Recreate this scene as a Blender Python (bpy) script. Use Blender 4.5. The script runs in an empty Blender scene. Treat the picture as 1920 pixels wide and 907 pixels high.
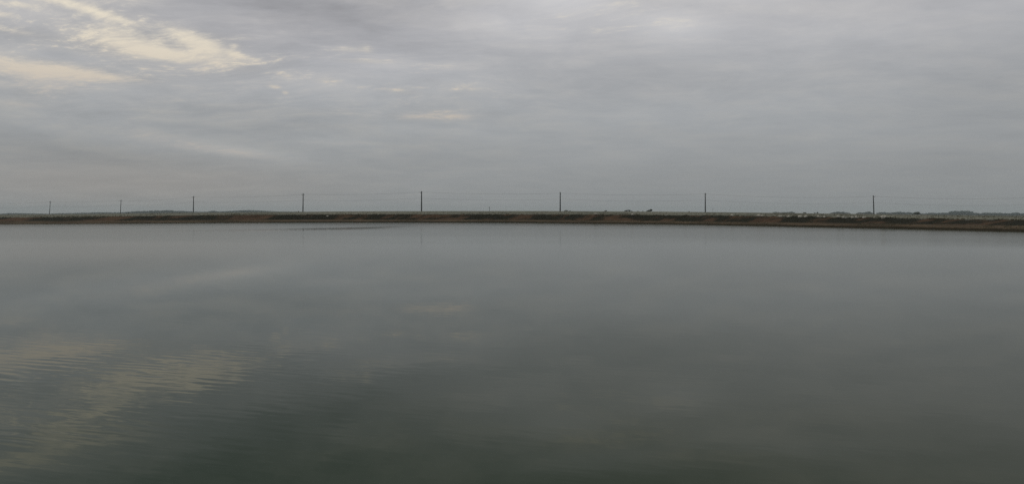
import bpy, bmesh, math, random
from mathutils import Vector, Matrix, noise

R = math.radians
sc = bpy.context.scene
COL = sc.collection

# ------------------------------------------------------------------ camera
F = 1478.0          # focal length in photo pixels (photo 1920 x 907)
HC = 1.4            # eye height above the water, metres
K = HC / 3.6        # size of the near shore's relief
YH = 398.0          # photo row of the true horizon
cam_d = bpy.data.cameras.new('camera')
cam_d.sensor_width = 36.0
cam_d.lens = 36.0 * F / 1920.0
cam_d.shift_y = -(453.5 - YH) / 1920.0
cam_d.clip_start = 0.1
cam_d.clip_end = 20000
cam = bpy.data.objects.new('camera', cam_d)
COL.objects.link(cam)
cam.location = (0, 0, HC)
cam.rotation_euler = (R(90), 0, 0)
sc.camera = cam

# ------------------------------------------------------------------ exposure
sc.view_settings.view_transform = 'Standard'
sc.view_settings.look = 'None'
sc.view_settings.gamma = 1.0
sc.view_settings.use_curve_mapping = False
sc.view_settings.exposure = 0.0
sc.cycles.use_denoising = False
sc.cycles.max_bounces = 6
sc.cycles.volume_bounces = 1
sc.cycles.use_adaptive_sampling = False


def srgb(r, g, b):
    def c(v):
        v /= 255.0
        return v / 12.92 if v <= 0.04045 else ((v + 0.055) / 1.055) ** 2.4
    return (c(r), c(g), c(b))


# ------------------------------------------------------------------ node helper
class N:
    """A node socket with arithmetic."""
    tree = None

    def __init__(self, s):
        self.s = s

    @staticmethod
    def node(t, **kw):
        n = N.tree.nodes.new(t)
        for k, v in kw.items():
            setattr(n, k, v)
        return n

    @staticmethod
    def put(sock, v):
        if isinstance(v, N):
            N.tree.links.new(v.s, sock)
        else:
            sock.default_value = v

    @staticmethod
    def m(op, a, b=None, c=None, clamp=False):
        n = N.node('ShaderNodeMath', operation=op, use_clamp=clamp)
        N.put(n.inputs[0], a)
        if b is not None:
            N.put(n.inputs[1], b)
        if c is not None:
            N.put(n.inputs[2], c)
        return N(n.outputs[0])

    def __add__(s, o): return N.m('ADD', s, o)
    __radd__ = __add__
    def __sub__(s, o): return N.m('SUBTRACT', s, o)
    def __rsub__(s, o): return N.m('SUBTRACT', o, s)
    def __mul__(s, o): return N.m('MULTIPLY', s, o)
    __rmul__ = __mul__
    def __truediv__(s, o): return N.m('DIVIDE', s, o)
    def __rtruediv__(s, o): return N.m('DIVIDE', o, s)
    def clamp(s): return N.m('ADD', s, 0.0, clamp=True)


def ramp(v, lo, hi, a=0.0, b=1.0, kind='SMOOTHSTEP'):
    n = N.node('ShaderNodeMapRange', interpolation_type=kind)
    N.put(n.inputs['Value'], v)
    n.inputs['From Min'].default_value = lo
    n.inputs['From Max'].default_value = hi
    n.inputs['To Min'].default_value = a
    n.inputs['To Max'].default_value = b
    return N(n.outputs[0])


def xyz(x, y, z):
    n = N.node('ShaderNodeCombineXYZ')
    for i, v in enumerate((x, y, z)):
        N.put(n.inputs[i], v)
    return N(n.outputs[0])


def sep(v):
    n = N.node('ShaderNodeSeparateXYZ')
    N.put(n.inputs[0], v)
    return [N(o) for o in n.outputs]


def fbm(vec, scale, detail=4.0, rough=0.5, dist=0.0, color=False):
    n = N.node('ShaderNodeTexNoise')
    N.put(n.inputs['Vector'], vec)
    n.inputs['Scale'].default_value = scale
    n.inputs['Detail'].default_value = detail
    n.inputs['Roughness'].default_value = rough
    n.inputs['Distortion'].default_value = dist
    return N(n.outputs['Color' if color else 'Fac'])


def mixc(f, a, b):
    n = N.node('ShaderNodeMix', data_type='RGBA')
    N.put(n.inputs[0], f)
    for i, v in ((6, a), (7, b)):
        if isinstance(v, N):
            N.tree.links.new(v.s, n.inputs[i])
        else:
            n.inputs[i].default_value = (*v, 1)
    return N(n.outputs[2])


def vscale(v, k):
    n = N.node('ShaderNodeVectorMath', operation='MULTIPLY')
    N.put(n.inputs[0], v)
    n.inputs[1].default_value = k
    return N(n.outputs[0])


# ------------------------------------------------------------------ sky
SUN_EL, SUN_AZ = 48.0, -62.0       # degrees; azimuth from +Y towards +X
w = bpy.data.worlds.new('World')
sc.world = w
w.use_nodes = True
w.node_tree.nodes.clear()
N.tree = w.node_tree
gen = N(N.node('ShaderNodeTexCoord').outputs['Generated'])
dx, dy, dz = sep(gen)
el = N.m('ARCSINE', dz) * (180 / math.pi)
az = N.m('ARCTAN2', dx, dy) * (180 / math.pi)
zc = N.m('MAXIMUM', dz, 0.0) + 0.12
px_, py_ = dx / zc, dy / zc                 # position on the cloud layer
P = xyz(px_, py_, 0.0)
warp = fbm(P, 0.9, 3.0, color=True)
wn = N.node('ShaderNodeVectorMath', operation='MULTIPLY_ADD')
N.put(wn.inputs[0], warp)
wn.inputs[1].default_value = (0.55, 0.55, 0)
N.put(wn.inputs[2], P)
PW = N(wn.outputs[0])
n_big = fbm(PW, 1.0, 4.0, 0.5)
n_mid = fbm(PW, 2.6, 6.0, 0.55)
# streaks drawn out along one wind direction
rot = N.node('ShaderNodeVectorRotate', rotation_type='Z_AXIS')
N.put(rot.inputs['Vector'], PW)
rot.inputs['Angle'].default_value = R(9)
n_str = fbm(vscale(N(rot.outputs[0]), (1.0, 1.9, 1.0)), 3.6, 7.0, 0.62)
n_fine = fbm(vscale(N(rot.outputs[0]), (1.0, 1.5, 1.0)), 17.0, 6.0, 0.68)


def sky_blob(x, y, sx, sy, slope=0.0, amp=1.0):
    """Soft opening in the cloud deck at a fixed sky direction (given by photo pixel, sizes in pixels)."""
    a0 = math.degrees(math.atan((x - 960) / F))
    e0 = math.degrees(math.atan((YH - y) / F * math.cos(R(a0))))
    k = 57.3 / F
    u = (az - a0) * (1.0 / (sx * k * math.cos(R(a0)) ** 2))
    v = (el - e0 + (az - a0) * slope) * (1.0 / (sy * k * math.cos(R(a0))))
    q = u * u + v * v
    return N.m('EXPONENT', q * -1.0) * amp


def total(items):
    s = items[0]
    for i in items[1:]:
        s = s + i
    return s


# cloud deck tone by elevation, then patchiness
deck = mixc(ramp(el, -1, 9), srgb(144, 147, 148), srgb(164, 167, 170))
deck = mixc(ramp(el, 6, 15), deck, srgb(181, 181, 184))
deck = mixc(ramp(el, 15, 28), deck, srgb(140, 144, 136))
amp_el = ramp(el, 0.5, 9, 0.3, 1.0) * ramp(az, -25, 12, 1.1, 0.65) * ramp(el, 12, 18, 1.0, 2.0)
var = ((n_big - 0.5) * 0.8 + (n_mid - 0.5) * 0.85 + (n_str - 0.5) * 0.45 + (n_fine - 0.5) * 0.22) * amp_el
tint = ramp(n_mid * 0.6 + n_str * 0.4, 0.42, 0.66)      # thinner cloud passes warmer light
deck = mixc(tint * amp_el * 0.5, deck, mixc(ramp(el, 3, 13), srgb(158, 156, 150), srgb(186, 183, 180)))
warm = sky_blob(240, 345, 420, 45, 0.0, 0.55)
deck = mixc(warm, deck, srgb(153, 148, 143))
lav = sky_blob(560, 60, 330, 90, 0.0, 0.4)
deck = mixc(lav, deck, srgb(171, 171, 177))
dark = total([sky_blob(120, 285, 190, 28, 0.05, 0.11), sky_blob(560, 40, 260, 60, 0.0, 0.05),
              sky_blob(90, 75, 130, 22, 0.0, 0.07), sky_blob(1500, 330, 500, 70, 0.0, 0.03),
              sky_blob(1480, 160, 300, 50, 0.0, 0.03), sky_blob(560, 10, 300, 45, 0.0, 0.10),
              sky_blob(480, -70, 420, 50, 0.0, 0.22), sky_blob(1900, 250, 260, 140, 0.0, 0.06)])
lift = total([sky_blob(1120, 12, 270, 60, 0.08, 0.20), sky_blob(1270, 48, 80, 26, 0.1, 0.15), sky_blob(1060, 0, 90, 24, 0.1, 0.10), sky_blob(1360, -20, 110, 22, 0.1, 0.14), sky_blob(1120, -70, 160, 22, 0.1, 0.28), sky_blob(1500, -45, 160, 20, 0.1, 0.16),
              sky_blob(960, 55, 110, 25, 0.15, 0.07), sky_blob(330, 265, 190, 24, 0.10, 0.07),
              sky_blob(460, 285, 110, 10, 0.08, 0.08), sky_blob(740, 150, 260, 80, 0.1, 0.06),
              sky_blob(600, 265, 80, 9, 0.0, 0.05), sky_blob(1300, 230, 500, 60, 0.0, 0.04)])
gain = 1.0 + var * 0.55 - dark + lift
gn = N.node('ShaderNodeVectorMath', operation='SCALE')
N.put(gn.inputs[0], deck)
N.put(gn.inputs['Scale'], gain)
deck = N(gn.outputs[0])

# openings where the bright upper air shows cream through the deck
gaps = total([
    sky_blob(110, 2, 45, 10, 0.10, 0.8), sky_blob(182, 23, 40, 10, 0.16, 1.05), sky_blob(232, 39, 30, 5, 0.14, 0.5),
    sky_blob(30, 9, 60, 6, 0.0, 0.55), sky_blob(5, 27, 20, 6, 0.0, 0.6), sky_blob(45, 63, 40, 6, 0.05, 0.45),
    sky_blob(225, 75, 60, 22, 0.08, 0.50), sky_blob(300, 97, 40, 8, 0.05, 0.75), sky_blob(260, 88, 70, 12, 0.1, 0.35),
    sky_blob(380, 86, 48, 18, 0.20, 1.1), sky_blob(340, 62, 40, 9, 0.22, 0.45), sky_blob(440, 87, 9, 5, 0.0, 0.6),
    sky_blob(438, 101, 16, 6, 0.1, 0.75), sky_blob(466, 109, 24, 4, 0.12, 0.55), sky_blob(360, 113, 110, 10, 0.04, 0.5),
    sky_blob(50, 130, 110, 16, 0.04, 1.0), sky_blob(150, 138, 75, 11, 0.07, 0.8), sky_blob(225, 147, 50, 7, 0.06, 0.5),
    sky_blob(75, 160, 80, 18, 0.0, 0.42), sky_blob(50, 197, 70, 6, 0.05, 0.25),
    sky_blob(515, 163, 12, 4, 0.1, 0.75), sky_blob(535, 174, 6, 4, 0.1, 0.75),
    sky_blob(775, 219, 36, 5, 0.0, 0.6), sky_blob(855, 219, 40, 5, -0.02, 0.65), sky_blob(820, 214, 80, 11, 0.0, 0.25),
    sky_blob(655, 93, 30, 6, 0.0, 0.45), sky_blob(688, 92, 12, 7, 0.1, 0.6), sky_blob(690, 115, 55, 5, 0.0, 0.45),
    sky_blob(615, 152, 26, 6, 0.0, 0.4), sky_blob(755, 172, 40, 6, 0.05, 0.35), sky_blob(860, 165, 70, 12, 0.1, 0.22),
    sky_blob(310, 262, 90, 12, 0.12, 0.32), sky_blob(440, 286, 90, 8, 0.10, 0.42), sky_blob(620, 267, 70, 5, 0.0, 0.22),
    sky_blob(180, 95, 300, 70, 0.05, 0.24), sky_blob(320, 88, 130, 26, 0.15, 0.2), sky_blob(210, 60, 120, 30, 0.15, 0.2),
    sky_blob(60, 75, 90, 25, 0.0, -0.12), sky_blob(130, 107, 70, 7, 0.0, -0.3),
    sky_blob(110, -42, 150, 26, 0.1, 0.85), sky_blob(1130, 5, 260, 45, 0.05, 0.24), sky_blob(1280, 48, 80, 18, 0.05, 0.12), sky_blob(1120, -30, 140, 14, 0.1, 0.3), sky_blob(1330, -60, 160, 16, 0.1, 0.25)])
wisps = ramp(n_str * 0.55 + n_fine * 0.45, 0.50, 0.66) * (sky_blob(640, 150, 330, 75, 0.05, 0.42) + sky_blob(150, 90, 230, 80, 0.05, 0.5) + sky_blob(1150, 50, 300, 60, 0.05, 0.18))
gaps = gaps + wisps
deck = mixc(N.m('MINIMUM', N.m('MAXIMUM', gaps, 0.0) * 0.38, 0.5), deck, srgb(194, 190, 184))     # thin cloud glows round each opening
brk = (n_str - 0.5) * 1.7 + (n_fine - 0.5) * 1.7 + (n_mid - 0.5) * 0.6
gap = ramp(gaps * 0.95 + brk * ramp(gaps, 0.02, 0.5, 0.0, 0.9), 0.0, 1.42)
cream = mixc(ramp(el, 5, 14), srgb(192, 181, 170), srgb(236, 226, 206))
cloud = mixc(gap, deck, cream)

sky = N.node('ShaderNodeTexSky', sky_type='NISHITA', sun_disc=False)
sky.sun_elevation = R(SUN_EL)
sky.sun_rotation = R(SUN_AZ)
sky.dust_density = 4.0
bg1 = N.node('ShaderNodeBackground')
N.put(bg1.inputs['Color'], N(sky.outputs[0]))
bg1.inputs['Strength'].default_value = 0.06
bg2 = N.node('ShaderNodeBackground')
N.put(bg2.inputs['Color'], cloud)
bg2.inputs['Strength'].default_value = 1.0
mx = N.node('ShaderNodeMixShader')
mx.inputs[0].default_value = 0.96          # nearly closed overcast
N.tree.links.new(bg1.outputs[0], mx.inputs[1])
N.tree.links.new(bg2.outputs[0], mx.inputs[2])
wo = N.node('ShaderNodeOutputWorld')
N.tree.links.new(mx.outputs[0], wo.inputs[0])

# ------------------------------------------------------------------ sun (behind cloud: weak and broad)
sun_d = bpy.data.lights.new('sun', 'SUN')
sun_d.energy = 0.5
sun_d.angle = R(14)
sun_d.color = (1.0, 0.94, 0.86)
sun = bpy.data.objects.new('sun', sun_d)
COL.objects.link(sun)
sd = Vector((math.sin(R(SUN_AZ)) * math.cos(R(SUN_EL)), math.cos(R(SUN_AZ)) * math.cos(R(SUN_EL)), math.sin(R(SUN_EL))))
sun.rotation_euler = sd.to_track_quat('Z', 'Y').to_euler()


# ------------------------------------------------------------------ helpers: objects and materials
def obj(name, verts, faces, mat, parent=None, smooth=False, loc=None):
    me = bpy.data.meshes.new(name)
    me.from_pydata(verts, [], faces)
    if mat:
        me.materials.append(mat)
    if smooth:
        me.polygons.foreach_set('use_smooth', [True] * len(me.polygons))
    me.update()
    o = bpy.data.objects.new(name, me)
    COL.objects.link(o)
    if parent:
        o.parent = parent
    if loc:
        o.location = loc
    return o


def thing(name, label, cat, loc=(0, 0, 0), group=None):
    o = bpy.data.objects.new(name, None)
    COL.objects.link(o)
    o.location = loc
    o['label'] = label
    o['category'] = cat
    if group:
        o['group'] = group
    return o


def tag(o, label, cat, group=None):
    o['label'] = label
    o['category'] = cat
    if group:
        o['group'] = group
    return o


def new_mat(name):
    m = bpy.data.materials.new(name)
    m.use_nodes = True
    m.node_tree.nodes.clear()
    N.tree = m.node_tree
    return m


def finish(color, rough=0.9, normal=None, spec=0.3, bump=None, bump_d=0.1):
    b = N.node('ShaderNodeBsdfPrincipled')
    if isinstance(color, N):
        N.put(b.inputs['Base Color'], color)
    else:
        b.inputs['Base Color'].default_value = (*color, 1)
    N.put(b.inputs['Roughness'], rough)
    b.inputs['Specular IOR Level'].default_value = spec
    if normal is not None:
        N.put(b.inputs['Normal'], normal)
    if bump is not None:
        bn = N.node('ShaderNodeBump')
        bn.inputs['Strength'].default_value = 1.0
        bn.inputs['Distance'].default_value = bump_d
        N.put(bn.inputs['Height'], bump)
        N.tree.links.new(bn.outputs[0], b.inputs['Normal'])
    o = N.node('ShaderNodeOutputMaterial')
    N.tree.links.new(b.outputs[0], o.inputs[0])
    return b


def objco():
    return N(N.node('ShaderNodeNewGeometry').outputs['Position'])


def interp(x, pts):
    if x <= pts[0][0]:
        return pts[0][1]
    for (a, ya), (b, yb) in zip(pts, pts[1:]):
        if x <= b:
            t = (x - a) / (b - a)
            return ya + (yb - ya) * t
    return pts[-1][1]


def smooth_interp(x, pts, r=45):
    return sum(interp(x + d, pts) for d in (-r, -r / 2, 0, r / 2, r)) / 5


# ------------------------------------------------------------------ the far shore, measured once and laid out in metres
WATERLINE = [(-600, 424), (0, 420.3), (160, 419.4), (320, 418), (500, 417.2), (640, 416.8), (800, 416.7), (960, 417.2),
             (1120, 418.9), (1280, 420.7), (1440, 424), (1600, 427.4), (1760, 431), (1920, 435), (2500, 446)]
CREST = [(-600, 410.5), (0, 408), (160, 406.7), (320, 404.2), (480, 403), (640, 402), (960, 402), (1120, 402.4), (1280, 403.8),
         (1440, 406), (1600, 408), (1760, 410.8), (1920, 413), (2500, 419)]
FIELD = [(-600, 405), (0, 402.6), (160, 401.4), (320, 399.2), (430, 398.4), (560, 397), (700, 396), (960, 395.6), (1060, 395.7),
         (1200, 396.6), (1280, 397.1), (1450, 399), (1600, 401), (1720, 402.4), (1920, 404.8), (2500, 406)]
EDGE_F = [(0, .06), (640, .12), (1000, .14), (1400, .17), (1760, .25), (1920, .27)]
SLOPE_F = [(0, .55), (200, .6), (640, .68), (1000, .68), (1400, .62), (1760, .50), (1920, .46)]


def yw(x): return smooth_interp(x, WATERLINE)
def yc(x): return smooth_interp(x, CREST)
def yf(x): return smooth_interp(x, FIELD)
def depth_w(x): return HC * F / (yw(x) - YH)


CREST_S = 12.0 * K
def ground_y(x, Y):
    Yc = depth_w(x) + CREST_S
    f = yf(x)
    t = min(1.0, Yc / Y)
    return f + (yc(x) - f) * t ** 3


def ground(x, Y):
    """Point on the plain beyond the bank in direction x at depth Y."""
    if Y > 2600:
        z0 = HC - (ground_y(x, 2600) + 0.0 - YH) / F * 2600
        z = z0 - (Y - 2600) * 0.004
        return Vector(((x - 960) / F * Y, Y, z))
    return Vector(((x - 960) / F * Y, Y, HC - (ground_y(x, Y) - YH) / F * Y))


# ------------------------------------------------------------------ materials
m_water = new_mat('water')
pos = vscale(objco(), (1 / K, 1 / K, 1 / K))
wx, wy, wz = sep(pos)
wr = N.node('ShaderNodeVectorRotate', rotation_type='Z_AXIS')
N.put(wr.inputs['Vector'], pos)
wr.inputs['Angle'].default_value = R(17)
rp = N(wr.outputs[0])
_, ry_, _ = sep(rp)
s1 = fbm(vscale(rp, (0.7, 4.2, 0)), 1.0, 2.0, 0.45, 0.25)          # long low ripples
s2 = fbm(vscale(rp, (1.3, 9.0, 0)), 1.0, 1.0, 0.5)
s3 = fbm(pos, 5.0, 1.0, 0.5, color=True)
s3x, s3y, s3z = sep(s3)
patch = fbm(vscale(pos, (0.018, 0.05, 0)), 1.0, 3.0, 0.5)
gust = ramp(patch, 0.32, 0.68, 0.45, 1.15)
# the calm streak that mirrors the bank
cx = (wx + 39.0) * (1 / 12.0)
cyy = (wy - 172.0 + (wx + 39.0) * -1.2) * (1 / 19.0)
calm = N.m('EXPONENT', (N.m('POWER', N.m('ABSOLUTE', cx), 4.0) + cyy * cyy) * -1.0)
cx2 = (wx + 56.0) * (1 / 13.0)
cy2 = (wy - 156.0 + (wx + 56.0) * -0.6) * (1 / 10.0)
calm2 = N.m('EXPONENT', (cx2 * cx2 + cy2 * cy2) * -1.0) * 0.7
calmness = N.m('MINIMUM', calm + calm2, 1.0)
far = ramp(wy, 25, 110, 1.0, 0.25)            # beyond this the ripples are finer than can be drawn: roughness takes over
lx, ly = (wx + 9.5) * (1 / 6.0), (wy - 16.0) * (1 / 7.0)
breeze = N.m('EXPONENT', (lx * lx + ly * ly) * -1.0)         # a breath of wind ruffles the near left water
amp = (gust * 0.20 + breeze * 0.45) * far * (1.0 - calmness * 0.95)
sy_ = ((s1 - 0.5) * 0.055 + (s2 - 0.5) * 0.050 + (s3y - 0.5) * 0.014) * amp
wave = N.m('SINE', ry_ * (6.283 / 0.33) + fbm(vscale(rp, (0.35, 0.5, 0)), 1.0, 3.0) * 16.0)
sy_ = sy_ + wave * breeze * ramp(fbm(vscale(pos, (0.12, 0.3, 0)), 1.0, 3.0), 0.35, 0.62, 0.15, 1.0) * 0.0085
sx_ = ((s1 - 0.5) * 0.018 + (s3x - 0.5) * 0.014) * amp
nn = N.node('ShaderNodeVectorMath', operation='NORMALIZE')
N.put(nn.inputs[0], xyz(sx_, sy_, 1.0))
silt = (fbm(vscale(pos, (0.03, 0.06, 0)), 1.0, 3.0) - 0.5) * 0.7 + ramp(wx, -12, 12, 0.1, 0.95)
rough = (ramp(wy, 22, 150, 0.018, 0.15) + ramp(wx, 15, 70, 0.0, 0.05) * ramp(wy, 60, 130)) * ramp(patch, 0.3, 0.7, 0.85, 1.1) * (1.0 - calmness * 0.66)
wb = finish(mixc(silt, (0.010, 0.037, 0.017), (0.029, 0.043, 0.015)), rough, N(nn.outputs[0]), 0.5)
N.put(wb.inputs['IOR'], ramp(wy, 45, 150, 1.142, 1.32))     # brightness falloff put into the IOR: dimmer reflection near, brighter towards the far bank

m_bank = new_mat('bank_earth')
uvn = N(N.node('ShaderNodeUVMap', uv_map='section').outputs[0])
u_, v_, _ = sep(uvn)                        # u metres along the shore, v 0 at the water .. 1 at the crest
pos = vscale(objco(), (1 / K, 1 / K, 1 / K))
slant = u_ - v_ * 9.0
streak = fbm(xyz(slant * 0.14, v_ * 0.9, 0.0), 1.0, 5.0, 0.62)
patchy = fbm(xyz((u_ - v_ * 5.0) * 0.075, v_ * 0.5, 3.0), 1.0, 3.0, 0.5)
grit = fbm(pos, 0.9, 5.0, 0.65)
bare = ramp(streak * 0.8 + patchy * 0.7 + (grit - 0.5) * 0.12, 0.71, 0.83)
soil = mixc(fbm(pos, 0.25, 4.0), (0.040, 0.026, 0.018), (0.150, 0.092, 0.059))
veg = mixc(grit, (0.008, 0.009, 0.006), (0.034, 0.032, 0.021))
slope_c = mixc(bare, veg, soil)
bench_c = mixc(ramp(fbm(xyz(u_ * 0.06, v_ * 6.0, 0.0), 1.0, 5.0, 0.6) + (grit - 0.5) * 0.3, 0.35, 0.7),
               (0.070, 0.054, 0.036), (0.150, 0.108, 0.073))
wet_c = mixc(grit, (0.020, 0.019, 0.013), (0.060, 0.048, 0.032))
vj = v_ + (grit - 0.5) * 0.06
c = mixc(ramp(vj, 0.085, 0.125), wet_c, bench_c)
c = mixc(ramp(vj, 0.30, 0.36), c, slope_c)
top_c = mixc(grit, (0.09, 0.085, 0.062), (0.29, 0.265, 0.21))
c = mixc(ramp(vj, 0.955, 0.985), c, top_c)
finish(c, 0.95, None, 0.15, grit, 0.35 * K)

m_field = new_mat('field_grass')
pos = vscale(objco(), (1.6, 1.6, 1.6))
a = fbm(vscale(pos, (0.03, 0.012, 0)), 1.0, 6.0, 0.6)
b = fbm(pos, 0.45, 4.0, 0.6)
c = mixc(ramp(a + (b - 0.5) * 0.5, 0.30, 0.70), (0.120, 0.124, 0.098), (0.255, 0.248, 0.205))
finish(c, 1.0, None, 0.1)


def leaf_mat(name, c0, c1):
    m = new_mat(name)
    n = fbm(objco(), 0.8, 3.0)
    finish(mixc(n, c0, c1), 0.8, None, 0.2)
    return m


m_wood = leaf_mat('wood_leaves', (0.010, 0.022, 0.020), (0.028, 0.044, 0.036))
m_leaf = leaf_mat('bush_leaves', (0.012, 0.018, 0.009), (0.040, 0.046, 0.022))
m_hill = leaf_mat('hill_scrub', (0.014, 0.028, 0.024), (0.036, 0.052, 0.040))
m_tuft = leaf_mat('tuft_grass', (0.06, 0.06, 0.036), (0.18, 0.165, 0.115))
m_bark = new_mat('bark')
finish(mixc(fbm(objco(), 6.0, 4.0), (0.03, 0.024, 0.018), (0.08, 0.065, 0.05)), 0.9)
m_pole = new_mat('pole_timber')
px3, py3, pz3 = sep(objco())
finish(mixc(fbm(xyz(px3 * 9.0, py3 * 9.0, pz3 * 0.6), 1.0, 4.0, 0.6), (0.008, 0.007, 0.007), (0.036, 0.032, 0.028)), 0.85)
m_steel = new_mat('galvanised_steel')
finish(mixc(fbm(objco(), 5.0, 3.0), (0.03, 0.032, 0.034), (0.075, 0.078, 0.08)), 0.6)
m_ceramic = new_mat('insulator_glaze')
finish(mixc(fbm(objco(), 20.0), (0.05, 0.03, 0.02), (0.09, 0.05, 0.035)), 0.25)
m_wire = new_mat('conductor')
finish(mixc(fbm(objco(), 3.0), (0.02, 0.02, 0.02), (0.05, 0.05, 0.05)), 0.6)
m_rock = new_mat('pale_stone')
finish(mixc(fbm(objco(), 3.0, 5.0, 0.6), (0.42, 0.39, 0.34), (0.72, 0.69, 0.62)), 0.9)
m_shore = new_mat('near_bank_earth')
finish(mixc(fbm(objco(), 0.7, 6.0, 0.6), (0.06, 0.05, 0.035), (0.17, 0.135, 0.09)), 0.95)

# ------------------------------------------------------------------ water, base ground, near bank
wat = obj('water', [(-170, -1, 0), (170, -1, 0), (170, 125, 0), (-170, 125, 0)], [(0, 1, 2, 3)], m_water)
wat['kind'] = 'structure'

vs, fs = [(0, 0, -34.0)], []
for i in range(96):
    t = 2 * math.pi * i / 96
    vs.append((4300 * math.cos(t), 4300 * math.sin(t), -34.0))
for i in range(96):
    fs.append((0, 1 + i, 1 + (i + 1) % 96))
g = obj('ground', vs, fs, m_field)
g['kind'] = 'structure'

vs, fs = [], []
prof = [(7.0, -1.0), (4.6, 0.0), (3.4, 0.65), (1.6, 1.65), (0.6, 1.98), (-4.0, 2.02), (-9.0, 0.2), (-60.0, -0.5), (-2500.0, -2.0)]
xs = [-900 + i * 12 for i in range(151)]
for i, x in enumerate(xs):
    for (y, z) in prof:
        j = noise.noise(Vector((x * 0.11, y * 0.3, 7))) * 0.18
        vs.append((x * K, (y + j * 2) * K if y > -60 else y, (z + (j if y > -60 else 0)) * K))
n = len(prof)
for i in range(len(xs) - 1):
    for k in range(n - 1):
        p = i * n + k
        fs.append((p, p + n, p + n + 1, p + 1))
o = obj('near_shore', vs, fs, m_shore, smooth=True)
o['kind'] = 'structure'


# ------------------------------------------------------------------ the far embankment
def clod(x, s, amp=1.0):
    """Lumps on the crest; bigger and closer together towards the right of the view."""
    k = K * interp(x, [(0, 0.10), (900, 0.16), (1250, 0.28), (1450, 0.42), (1700, 0.40), (1920, 0.25)])
    X = (x - 960) / F * depth_w(x) / K
    a = noise.noise(Vector((X * 0.42, s * 0.3, 0)))
    b = noise.noise(Vector((X * 1.3, s * 0.8, 5)))
    return k * amp * (abs(a) * 1.1 + 0.5 * b - 0.1)


xs = [-520 + 2.0 * i for i in range(1461)]
NS = 9
SECTION = ['under', 'line', 'edge', 'bench1', 'bench2'] + ['slope'] * NS + ['lip', 'top']
vs, uvs, fs = [], [], []
u = 0.0
prev = None
for x in xs:
    Yw = depth_w(x)
    yW, yC = yw(x), yc(x)
    ex = yW - (yW - yC) * interp(x, EDGE_F)
    bx = yC + (yW - yC) * interp(x, SLOPE_F)
    X0 = (x - 960) / F * Yw
    if prev is not None:
        u += math.hypot(X0 - prev[0], Yw - prev[1]) / K
    prev = (X0, Yw)

    def pt(s, y=None, z=None, dzz=0.0):
        Y = Yw + s * K
        zz = HC - (y - YH) / F * Y if z is None else z
        return ((x - 960) / F * Y, Y, zz + dzz * K)
    wob = 0.35 * noise.noise(Vector((u * 0.05, 1, 0))) + 0.2 * noise.noise(Vector((u * 0.3, 2, 0)))
    rows = [(pt(-6, z=-0.5), -0.2), (pt(wob, z=-0.01), 0.0),
            (pt(0.7 + wob, y=ex, dzz=0.08 * noise.noise(Vector((u * 0.4, 3, 0)))), 0.11),
            (pt(2.2, y=ex + (bx - ex) * 0.55, dzz=0.05 * noise.noise(Vector((u * 0.3, 9, 0)))), 0.2),
            (pt(4.0, y=bx, dzz=0.06 * noise.noise(Vector((u * 0.3, 4, 0)))), 0.32)]
    z0 = HC - (bx - YH) / F * (Yw + 4.0 * K)
    z1 = HC - (yC - YH) / F * (Yw + 9.0 * K)
    for k in range(1, NS + 1):
        t = k / NS
        sl = u - t * 5.0
        gul = 0.55 * noise.noise(Vector((sl * 0.16, t * 0.6, 0))) + 0.3 * noise.noise(Vector((sl * 0.5, t * 1.2, 8)))
        fade = math.sin(math.pi * min(1, t * 0.92)) ** 0.7
        s = 4.0 + 5.0 * t + gul * fade
        zz = z0 + (z1 - z0) * t + 0.12 * K * gul * fade
        if k >= NS - 1:
            zz += clod(x, 0) * (0.4 if k == NS - 1 else 1.0)
        rows.append((pt(s, z=zz), 0.32 + 0.64 * t))
    rows.append((pt(9.7, z=z1 + 0.9 * clod(x, 1.0) - 0.01), 0.985))
    ye = Yw + CREST_S + K
    rows.append((pt(13.0, z=HC - (ground_y(x, ye) - YH) / F * ye - 0.03), 1.02))
    for p, v in rows:
        vs.append(p)
        uvs.append((u, v))
n = len(SECTION)
for i in range(len(xs) - 1):
    for k in range(n - 1):
        p = i * n + k
        fs.append((p, p + n, p + n + 1, p + 1))
bank = obj('embankment', vs, fs, m_bank, smooth=False)
bank['kind'] = 'structure'
uvl = bank.data.uv_layers.new(name='section')
for l in bank.data.loops:
    uvl.data[l.index].uv = uvs[l.vertex_index]

# ------------------------------------------------------------------ the field beyond
xs = [-520 + 12.0 * i for i in range(244)]
fr = [0, 1.5, 3, 5, 8, 12, 18, 26, 36, 50, 70, 95, 130, 180, 250, 340, 460, 620, 850, 1150, 1550, 2000, 2300]
vs, fs = [], []
for x in xs:
    for s in fr:
        Y = depth_w(x) + 11.0 * K + s * (K if s < 20 else 1.0)
        p = ground(x, Y)
        h = 0.0 if s < 1 else noise.noise(Vector((p.x * 0.2, p.y * 0.12, 0))) * min(0.10, s * 0.012)
        vs.append((p.x, p.y, p.z + h))
    for Y in (3300, 4200):
        vs.append(tuple(ground(x, Y)))
n = len(fr) + 2
for i in range(len(xs) - 1):
    for k in range(n - 1):
        p = i * n + k
        fs.append((p, p + n, p + n + 1, p + 1))
o = obj('field', vs, fs, m_field, smooth=True)
o['kind'] = 'structure'

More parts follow.
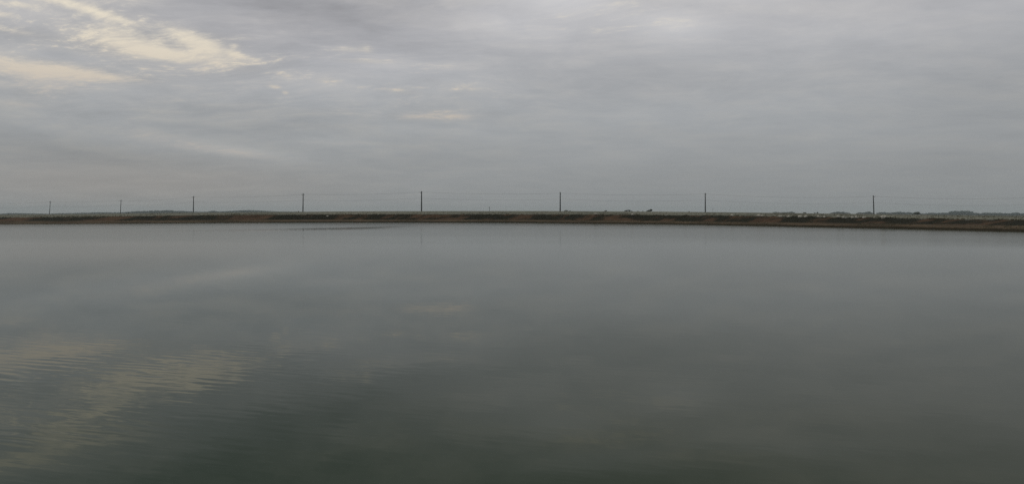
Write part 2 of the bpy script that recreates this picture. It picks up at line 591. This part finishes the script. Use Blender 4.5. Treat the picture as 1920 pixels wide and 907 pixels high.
# grass tufts on the bench, the crest and the field edge: uncountable
rnd = random.Random(4)
vs, fs = [], []
for i in range(9000):
    x = rnd.uniform(-60, 1980)
    where = rnd.random()
    if where < 0.25:
        s = rnd.uniform(1.0, 4.0)
        t = (s - 0.7) / 3.3
        yW, yC = yw(x), yc(x)
        ex = yW - (yW - yC) * interp(x, EDGE_F)
        bx = yC + (yW - yC) * interp(x, SLOPE_F)
        Y = depth_w(x) + s * K
        p = Vector(((x - 960) / F * Y, Y, HC - (ex + (bx - ex) * t - YH) / F * Y - 0.012))
        h = K * rnd.uniform(0.1, 0.28)
    else:
        Y = depth_w(x) + 11.5 * K + 70 * rnd.random() ** 2.6
        p = ground(x, Y)
        p.z -= 0.02
        h = K * rnd.uniform(0.12, 0.42)
    if noise.noise(Vector((p.x * 0.15, p.y * 0.15, 2))) < -0.12:
        continue
    for k in range(4):
        a = rnd.uniform(0, math.pi)
        wd = K * rnd.uniform(0.05, 0.12)
        ox, oy = K * rnd.uniform(-.25, .25), K * rnd.uniform(-.25, .25)
        lx, ly = K * rnd.uniform(-.15, .15), K * rnd.uniform(-.15, .15)
        b0 = len(vs)
        vs += [(p.x + ox - wd * math.cos(a), p.y + oy - wd * math.sin(a), p.z),
               (p.x + ox + wd * math.cos(a), p.y + oy + wd * math.sin(a), p.z),
               (p.x + ox + lx, p.y + oy + ly, p.z + h * rnd.uniform(.6, 1.1))]
        fs.append((b0, b0 + 1, b0 + 2))
o = obj('grass', vs, fs, m_tuft)
o['kind'] = 'stuff'
tag(o, 'dry grass tufts along the top of the earth bank and its lower ledge', 'grass')

# ------------------------------------------------------------------ hills on the horizon, left
def ridge(name, pts, Y, thick, rough):
    """A low ridge: skyline given in (photo column, photo row)."""
    vs, fs = [], []
    x0, x1 = pts[0][0], pts[-1][0]
    cols = int((x1 - x0) / 2) + 1
    rows = 9
    for i in range(cols):
        x = x0 + (x1 - x0) * i / (cols - 1)
        top = smooth_interp(x, pts, 6)
        base = ground(x, Y).z - 3
        zt = HC - (top - YH) / F * Y
        for k in range(rows):
            t = -1 + 2 * k / (rows - 1)
            prof = (1 - t * t)
            yy = Y + t * thick
            h = base + (zt - base) * prof
            h += rough * prof * (noise.noise(Vector((x * 0.25, t * 3, 0))) + 0.6 * noise.noise(Vector((x * 0.7, t * 5, 1))))
            vs.append(((x - 960) / F * yy, yy, h))
    for i in range(cols - 1):
        for k in range(rows - 1):
            p = i * rows + k
            fs.append((p, p + rows, p + rows + 1, p + 1))
    o = obj(name, vs, fs, m_hill, smooth=True)
    o['kind'] = 'structure'
    return o


ridge('hills', [(300, 398.5), (380, 397.5), (420, 396.2), (445, 394.6), (466, 393.7), (490, 394.8), (520, 396.2), (545, 396.4), (600, 397.5)], 3200, 260, 1.2)
ridge('hills', [(-160, 402), (-60, 401), (0, 401), (40, 399.6), (62, 400.2), (90, 402), (140, 403)], 2900, 200, 1.0)


# ------------------------------------------------------------------ woods: one mass per stretch
def lump(vs, fs, c, rx, ry, rz, rnd, n_lat=5, n_lon=8):
    """Irregular leafy mass, flat-shaded."""
    seed = rnd.uniform(0, 99)
    b0 = len(vs)
    for i in range(n_lat + 1):
        ph = -math.pi / 2 + math.pi * i / n_lat
        for j in range(n_lon):
            th = 2 * math.pi * (j + 0.5 * (i % 2)) / n_lon
            d = Vector((math.cos(ph) * math.cos(th), math.cos(ph) * math.sin(th), math.sin(ph)))
            r = 1 + 0.55 * noise.noise(d * 1.9 + Vector((seed, 0, 0)))
            vs.append((c[0] + d.x * rx * r, c[1] + d.y * ry * r, c[2] + d.z * rz * r))
    for i in range(n_lat):
        for j in range(n_lon):
            a = b0 + i * n_lon + j
            b = b0 + i * n_lon + (j + 1) % n_lon
            fs.append((a, b, b + n_lon, a + n_lon))


def leaves(vs, fs, c, rx, ry, rz, count, size, rnd):
    for _ in range(count):
        d = Vector((rnd.gauss(0, 1), rnd.gauss(0, 1), rnd.gauss(0, 1))).normalized() * rnd.uniform(0.75, 1.22)
        p = Vector((c[0] + d.x * rx, c[1] + d.y * ry, c[2] + d.z * rz))
        t1 = Vector((rnd.gauss(0, 1), rnd.gauss(0, 1), rnd.gauss(0, 1))).normalized() * size
        t2 = Vector((rnd.gauss(0, 1), rnd.gauss(0, 1), rnd.gauss(0, 1))).normalized() * size
        b0 = len(vs)
        vs += [tuple(p), tuple(p + t1), tuple(p + t1 * 0.5 + t2)]
        fs.append((b0, b0 + 1, b0 + 2))


def wood(label, pts, Y, seed, spread=45, step=1.6):
    rnd = random.Random(seed)
    vs, fs = [], []
    x = pts[0][0]
    while x < pts[-1][0]:
        yy = Y + rnd.uniform(-spread, spread)
        base = ground(x, yy)
        top = interp(x, pts)
        H = (ground_y(x, yy) - top) / F * yy * rnd.uniform(0.82, 1.08)
        if H > 0.8:
            r = max(1.4, H * rnd.uniform(0.38, 0.6))
            lump(vs, fs, (base.x, base.y, base.z + H * 0.55), r, r, H * 0.46, rnd)
            lump(vs, fs, (base.x + r * 0.7, base.y - 1, base.z + H * 0.30), r * 0.9, r, H * 0.36, rnd, 4, 6)
            leaves(vs, fs, (base.x, base.y, base.z + H * 0.55), r, r, H * 0.46, 26, max(0.5, H * 0.13), rnd)
        x += step * rnd.uniform(0.7, 1.3)
    o = obj('wood', vs, fs, m_wood)
    o['kind'] = 'stuff'
    return tag(o, label, 'trees')


wood('low blue-grey wood along the horizon at the far left behind the two leaning poles',
     [(-60, 399.5), (0, 400.6), (20, 399.4), (95, 400.6), (110, 399.6), (150, 399), (190, 398), (225, 398), (262, 395.8), (292, 394.9), (322, 394.4)], 2300, 1)
wood('hazy bushy tree line on the horizon beneath the low hill, left of centre',
     [(322, 394.8), (330, 395.8), (342, 395.2), (358, 396.4), (385, 396.8), (402, 395), (412, 396.4), (440, 395.6), (446, 394.8), (462, 394.6), (505, 396)], 2450, 2)
wood('low dark thicket mound on the horizon, leftmost on the right-hand side',
     [(1448, 398.6), (1453, 397.2), (1462, 398), (1476, 397.6), (1485, 396.9), (1490, 398.6)], 1900, 3, 25, 1.2)
wood('smooth dome-shaped thicket on the horizon beside the two tiny field bushes',
     [(1556, 400), (1562, 397.8), (1572, 396.9), (1585, 397.6), (1594, 399.6)], 1900, 4, 25, 1.2)
wood('blue-grey tree clump on the horizon touching the rightmost leaning pole',
     [(1604, 400.6), (1609, 398.3), (1620, 398), (1630, 396.8), (1634, 398), (1640, 400)], 2000, 5, 30, 1.2)
wood('thin hazy row of trees between the rightmost pole and the round dark tree',
     [(1644, 399), (1650, 397.6), (1660, 397.9), (1668, 399), (1680, 397.4), (1690, 397.3), (1698, 398.4), (1704, 397.8), (1712, 399)], 2100, 6, 30, 1.3)
wood('low hazy tree row on the horizon just right of the round dark tree',
     [(1726, 400), (1735, 400), (1742, 399), (1760, 399.2), (1774, 398.6), (1780, 399.6)], 2200, 7, 30, 1.3)
wood('tall flat-topped wood on the right horizon, sloping down to the frame edge',
     [(1781, 397), (1786, 395.8), (1800, 395.4), (1816, 396), (1826, 398), (1838, 400), (1844, 398.6), (1860, 399.4), (1876, 399), (1890, 400), (1906, 398.2), (1914, 400), (1960, 400), (2050, 401)], 2100, 8, 40, 1.4)


# ------------------------------------------------------------------ single bushes and trees on the field
def bush(name, cat, label, x, ytop, width, Y, lean=0.0, trunk=0.2, seed=0, group=None, lumps=5):
    rnd = random.Random(seed)
    base = ground(x, Y)
    H = max(0.6, (ground_y(x, Y) - ytop) / F * Y)
    W = width / F * Y
    t = thing(name, label, cat, base, group)
    vs, fs = [], []
    for k in range(lumps):
        q = (k + 0.5) / lumps
        ox = (q - 0.5) * W * 0.75
        hz = H * (0.62 + 0.25 * rnd.random()) * (1 - 0.9 * abs(q - 0.5) ** 1.6 * (1 - abs(lean))) * (1 + lean * (q - 0.5))
        c = (ox, rnd.uniform(-.2, .2) * W, hz * 0.58)
        r = W * rnd.uniform(0.2, 0.3)
        lump(vs, fs, c, r, r, hz * 0.5, rnd, 5, 8)
        leaves(vs, fs, c, r, r, hz * 0.5, 60, max(0.12, H * 0.11), rnd)
    obj('foliage' if name == 'bush' else 'crown', vs, fs, m_leaf, t)
    vs, fs = [], []
    r0 = max(0.05, W * 0.035)
    for a, (dx_, dz_) in enumerate(((0, 0.55), (-W * 0.22, 0.5), (W * 0.22, 0.5))):
        b0 = len(vs)
        for lev, (f_, rr) in enumerate(((0, r0), (0.5, r0 * 0.7), (1, r0 * 0.35))):
            for j in range(6):
                th = j * math.pi / 3
                vs.append((dx_ * f_ + rr * math.cos(th), rr * math.sin(th), -0.25 + (H * dz_ + 0.25) * f_))
        for lev in range(2):
            for j in range(6):
                p = b0 + lev * 6 + j
                q = b0 + lev * 6 + (j + 1) % 6
                fs.append((p, q, q + 6, p + 6))
    obj('stem' if name == 'bush' else 'trunk', vs, fs, m_bark, t)
    return t


G = 'small dark bushes on the field skyline'
bush('bush', 'bush', 'flat dark bush on the skyline just right of the middle pole', 1061.5, 393.6, 7, 800, 0, seed=11, group=G)
bush('bush', 'bush', 'tiny dark bush right beside the flat bush near the middle pole', 1069, 394.4, 2.4, 800, 0, seed=12, group=G, lumps=3)
bush('bush', 'bush', 'lone small pointed bush midway between the middle pole and the ragged bush pair', 1135.5, 393.8, 4.4, 800, 0.3, seed=13, group=G, lumps=4)
bush('bush', 'bush', 'wide ragged dark bush, left one of the largest pair on the skyline', 1174, 393.3, 6.6, 800, 0.5, seed=14, group=G)
bush('bush', 'bush', 'rounded dark bush, right one of the largest pair on the skyline', 1180.3, 392.8, 4.6, 800, -0.3, seed=15, group=G)
bush('bush', 'bush', 'low dark bush at the right foot of the largest skyline pair', 1184.5, 394.9, 3, 800, 0, seed=16, group=G, lumps=3)
bush('bush', 'bush', 'small low bush alone just right of the largest skyline pair', 1196, 395.2, 3, 800, 0, seed=17, group=G, lumps=3)
bush('bush', 'bush', 'tiniest upright shrub left of the slanting wedge-shaped bush', 1205.3, 394.8, 1.6, 800, 0, seed=18, group=G, lumps=3)
bush('bush', 'bush', 'slanting wedge-shaped dark bush rising to the right on the skyline', 1217.5, 392.8, 10, 800, 0.95, seed=19, group=G, lumps=6)
bush('bush', 'bush', 'faint low bush on the skyline left of the bare straight seventh pole', 1292, 396, 3, 850, 0, seed=20, group=G, lumps=3)
bush('bush', 'bush', 'round dark bush alone between the two horizon thickets on the right', 1508.7, 397.4, 5.8, 800, 0, seed=21, group=G)
bush('bush', 'bush', 'low spreading bush, left one of the small pair near the dome-shaped thicket', 1527.5, 398.3, 4, 800, 0, seed=22, group=G, lumps=3)
bush('bush', 'bush', 'taller upright bush, right one of the small pair near the dome-shaped thicket', 1533, 397.3, 3.2, 800, 0, seed=23, group=G, lumps=3)
bush('bush', 'bush', 'dark scrubby bush on the field just left of the fourth pole', 559.5, 397.6, 3, 560, 0, seed=24, group=G, lumps=3)
bush('bush', 'bush', 'dark scrubby bush in front of the far left wood, right of the second leaning pole', 241, 398, 3.4, 700, 0, seed=25, group=G, lumps=3)
bush('tree', 'tree', 'round dark dome-crowned tree standing nearest in front of the right tree line', 1719, 396.2, 12.5, 700, 0, seed=26, lumps=7)


# ------------------------------------------------------------------ poles
def tube(vs, fs, pts, radii, n=10, cap=True):
    b0 = len(vs)
    for (p, r) in zip(pts, radii):
        for j in range(n):
            th = 2 * math.pi * j / n
            vs.append((p[0] + r * math.cos(th), p[1] + r * math.sin(th), p[2]))
    for k in range(len(pts) - 1):
        for j in range(n):
            a = b0 + k * n + j
            b = b0 + k * n + (j + 1) % n
            fs.append((a, b, b + n, a + n))
    if cap:
        fs.append(tuple(b0 + (len(pts) - 1) * n + j for j in range(n)))
        fs.append(tuple(b0 + j for j in reversed(range(n))))


def box(vs, fs, c, sx, sy, sz):
    b0 = len(vs)
    for k in (-1, 1):
        for (i, j) in ((-1, -1), (1, -1), (1, 1), (-1, 1)):
            vs.append((c[0] + i * sx / 2, c[1] + j * sy / 2, c[2] + k * sz / 2))
    fs += [(b0, b0 + 3, b0 + 2, b0 + 1), (b0 + 4, b0 + 5, b0 + 6, b0 + 7)]
    for i in range(4):
        fs.append((b0 + i, b0 + (i + 1) % 4, b0 + 4 + (i + 1) % 4, b0 + 4 + i))


def make_pole(label, x, ytop, Y, lean, arm_from, arm_to, arm_turn, thick=1.0):
    base = ground(x, Y)
    H = (ground_y(x, Y) - ytop) / F * Y
    t = thing('utility_pole', label, 'utility pole', base, 'poles of the power line along the far bank')
    t.rotation_euler = (0, R(lean), 0)
    vs, fs = [], []
    tube(vs, fs, [(0, 0, -0.6), (0, 0, H * 0.5), (0, 0, H)], [0.36 * thick, 0.30 * thick, 0.24 * thick], 12)
    obj('shaft', vs, fs, m_pole, t)
    za = H - 0.95
    vs, fs = [], []
    mid = (arm_from + arm_to) / 2
    box(vs, fs, (mid, -0.30, 0), arm_to - arm_from, 0.13, 0.17)
    arm = obj('crossarm', vs, fs, m_steel, t, loc=(0, 0, za))
    arm.rotation_euler = (0, 0, R(arm_turn))
    for xx in (arm_from + 0.12, arm_to - 0.12):
        vs, fs = [], []
        tube(vs, fs, [(0, 0, 0.085), (0, 0, 0.20), (0, 0, 0.22), (0, 0, 0.30), (0, 0, 0.32), (0, 0, 0.40)],
             [0.03, 0.04, 0.09, 0.06, 0.09, 0.05], 8)
        obj('insulator', vs, fs, m_ceramic, arm, loc=(xx, -0.30, 0))
    # bracket with a spool insulator for the lower conductor
    zl = H - 4.4
    vs, fs = [], []
    box(vs, fs, (0, -0.36, zl), 0.10, 0.22, 0.30)
    br = obj('bracket', vs, fs, m_steel, t)
    vs, fs = [], []
    tube(vs, fs, [(0, -0.5, zl - 0.12), (0, -0.5, zl - 0.03), (0, -0.5, zl + 0.03), (0, -0.5, zl + 0.12)], [0.09, 0.05, 0.05, 0.09], 8)
    obj('insulator', vs, fs, m_ceramic, br)
    m = Matrix.Translation(base) @ Matrix.Rotation(R(lean), 4, 'Y')
    a = m @ Matrix.Translation((0, 0, za)) @ Matrix.Rotation(R(arm_turn), 4, 'Z')
    up = a @ Vector(((arm_to - 0.12), -0.30, 0.36))
    lo = m @ Vector((0, -0.5, zl))
    return up, lo


POLES = [
    ('leftmost pole, thin and hazy, leaning to the right in front of the far wood', 92.6, 376.8, 690, 4.5, -1.0, 1.0, 8),
    ('second pole from the left, leaning slightly right, with a wide crossarm', 225.6, 374.6, 690, 3.2, -1.9, 1.2, 8),
    ('third pole from the left, upright before the low hill, with a short crossarm', 362.5, 367.8, 600, 0.8, -1.4, 1.1, 8),
    ('fourth pole from the left, its reflection standing in the dark calm streak', 568, 362.6, 520, 0.8, -1.1, 1.0, 8),
    ('fifth and tallest pole, its crossarm reaching further to the left', 790.4, 358.4, 500, 0.0, -1.05, 0.5, 10),
    ('plain pole with no crossarm to be seen, just left of the flat bush', 1050.4, 360.4, 505, 0.0, -0.7, 0.7, 82),
    ('seventh pole, bare and upright, second from the right', 1322.5, 361.9, 505, -0.3, -0.35, 0.75, 30),
    ('rightmost pole, leaning a little left beside the blue-grey tree clump', 1638.6, 366.4, 500, -2.0, -0.3, 1.15, 10),
]
up_pts, lo_pts = [], []
for i, (lab, x, yt, Y, lean, a0, a1, at) in enumerate(POLES):
    # x is the foot column
    u_p, l_p = make_pole(lab, x, yt, Y, lean, a0, a1, at, (0.75, 0.8, 1.05, 1.05, 1.2, 1.15, 1.1, 1.0)[i])
    up_pts.append(u_p)
    lo_pts.append(l_p)
# the line runs on past both sides of the view to poles out of frame
for pts in (up_pts, lo_pts):
    d = pts[1] - pts[0]
    pts.insert(0, pts[0] - d * 1.1)
    e = Vector(((2040 - 960) / F * 430, 430, pts[-1].z - 0.6))
    pts.append(e)


def cable(label, pts, sag, r):
    vs, fs = [], []
    n = 5
    for a, b, sg in zip(pts, pts[1:], sag):
        L = 26
        b0 = len(vs)
        for i in range(L + 1):
            t = i / L
            p = a.lerp(b, t)
            z = p.z - sg * 4 * t * (1 - t)
            for j in range(n):
                th = 2 * math.pi * j / n
                vs.append((p.x, p.y + r * math.cos(th), z + r * math.sin(th)))
        for i in range(L):
            for j in range(n):
                q = b0 + i * n + j
                k = b0 + i * n + (j + 1) % n
                fs.append((q, k, k + n, q + n))
    o = obj('power_cable', vs, fs, m_wire)
    return tag(o, label, 'power cable', 'cables strung along the pole line')


SAG = [0.9, 1.0, 1.0, 1.0, 0.8, 0.9, 1.0, 1.5, 1.9]
cable('upper cable of the power line, strung between the crossarms near the pole tops', up_pts, SAG, 0.027)
cable('lower cable of the power line, strung a third of the way down the poles', lo_pts, [s * 1.1 for s in SAG], 0.023)


# two thin far-off posts
def post(label, x, ytop, Y, r):
    base = ground(x, Y)
    H = (ground_y(x, Y) - ytop) / F * Y
    t = thing('thin_post', label, 'post', base, 'thin far-off posts on the skyline')
    vs, fs = [], []
    tube(vs, fs, [(0, 0, -0.5), (0, 0, H)], [r * 0.7, r * 0.5], 8)
    obj('stake', vs, fs, m_pole, t)
    vs, fs = [], []
    tube(vs, fs, [(0, 0, H * 0.45), (0, 0, H * 0.5), (0, 0, H * 0.98), (0, 0, H + 0.05)], [r * 0.75, r * 1.25, r * 1.2, r * 0.6], 8)
    obj('marker_head', vs, fs, m_steel, t)


post('thin dark marker post far off on the skyline left of the picture centre line pole', 917.6, 387.6, 900, 0.22)
post('faint thin post far off just right of the seventh pole', 1336.6, 389.6, 900, 0.12)


# pale stones along the crest
def stone(x, size, s=8.7, y=None, label=None):
    rnd = random.Random(int(x * 10))
    size *= K * 1.75
    Y = depth_w(x) + s * K
    z = HC - ((yc(x) if y is None else y) - YH) / F * Y
    vs, fs = [], []
    sx, sz = size * rnd.uniform(0.9, 1.4), size * rnd.uniform(0.65, 0.95)
    lump(vs, fs, (0, 0, 0), sx, size, sz, rnd, 6, 9)
    o = obj('pale_stone', vs, fs, m_rock, loc=((x - 960) / F * Y, Y, z + sz * 0.25 + (max(0, clod(x, 1.0)) if y is None else 0)))
    tag(o, label or 'small pale stone lodged along the top edge of the dark earth bank', 'stone', 'pale stones on the earth bank')


for x, size in ((1116.5, .22), (1186, .2), (1373, .22), (1422, .26), (1429, .16), (1463, .24), (1499.5, .26), (1511, .26), (1534, .17),
                (1546, .16), (1572, .22), (1581, .16), (1598, .2), (1620.5, .2), (1656, .3), (1659, .2), (1605, .18), (1478, .17)):
    stone(x, size)
stone(614, .19, 7.4, 405.9, 'pale grey stone halfway up the brown bank just right of the fourth pole')

# ------------------------------------------------------------------ haze over the plain
vs, fs = [], []
box(vs, fs, (0, 0, -4.0), 8800, 8800, 64.0)
m_haze = bpy.data.materials.new('haze')
m_haze.use_nodes = True
m_haze.node_tree.nodes.clear()
N.tree = m_haze.node_tree
pv = N.node('ShaderNodeVolumePrincipled')
pv.inputs['Color'].default_value = (0.78, 0.88, 0.95, 1)
pv.inputs['Density'].default_value = 0.00017
ho = N.node('ShaderNodeOutputMaterial')
N.tree.links.new(pv.outputs[0], ho.inputs['Volume'])
hz = obj('haze', vs, fs, m_haze)
hz['kind'] = 'stuff'
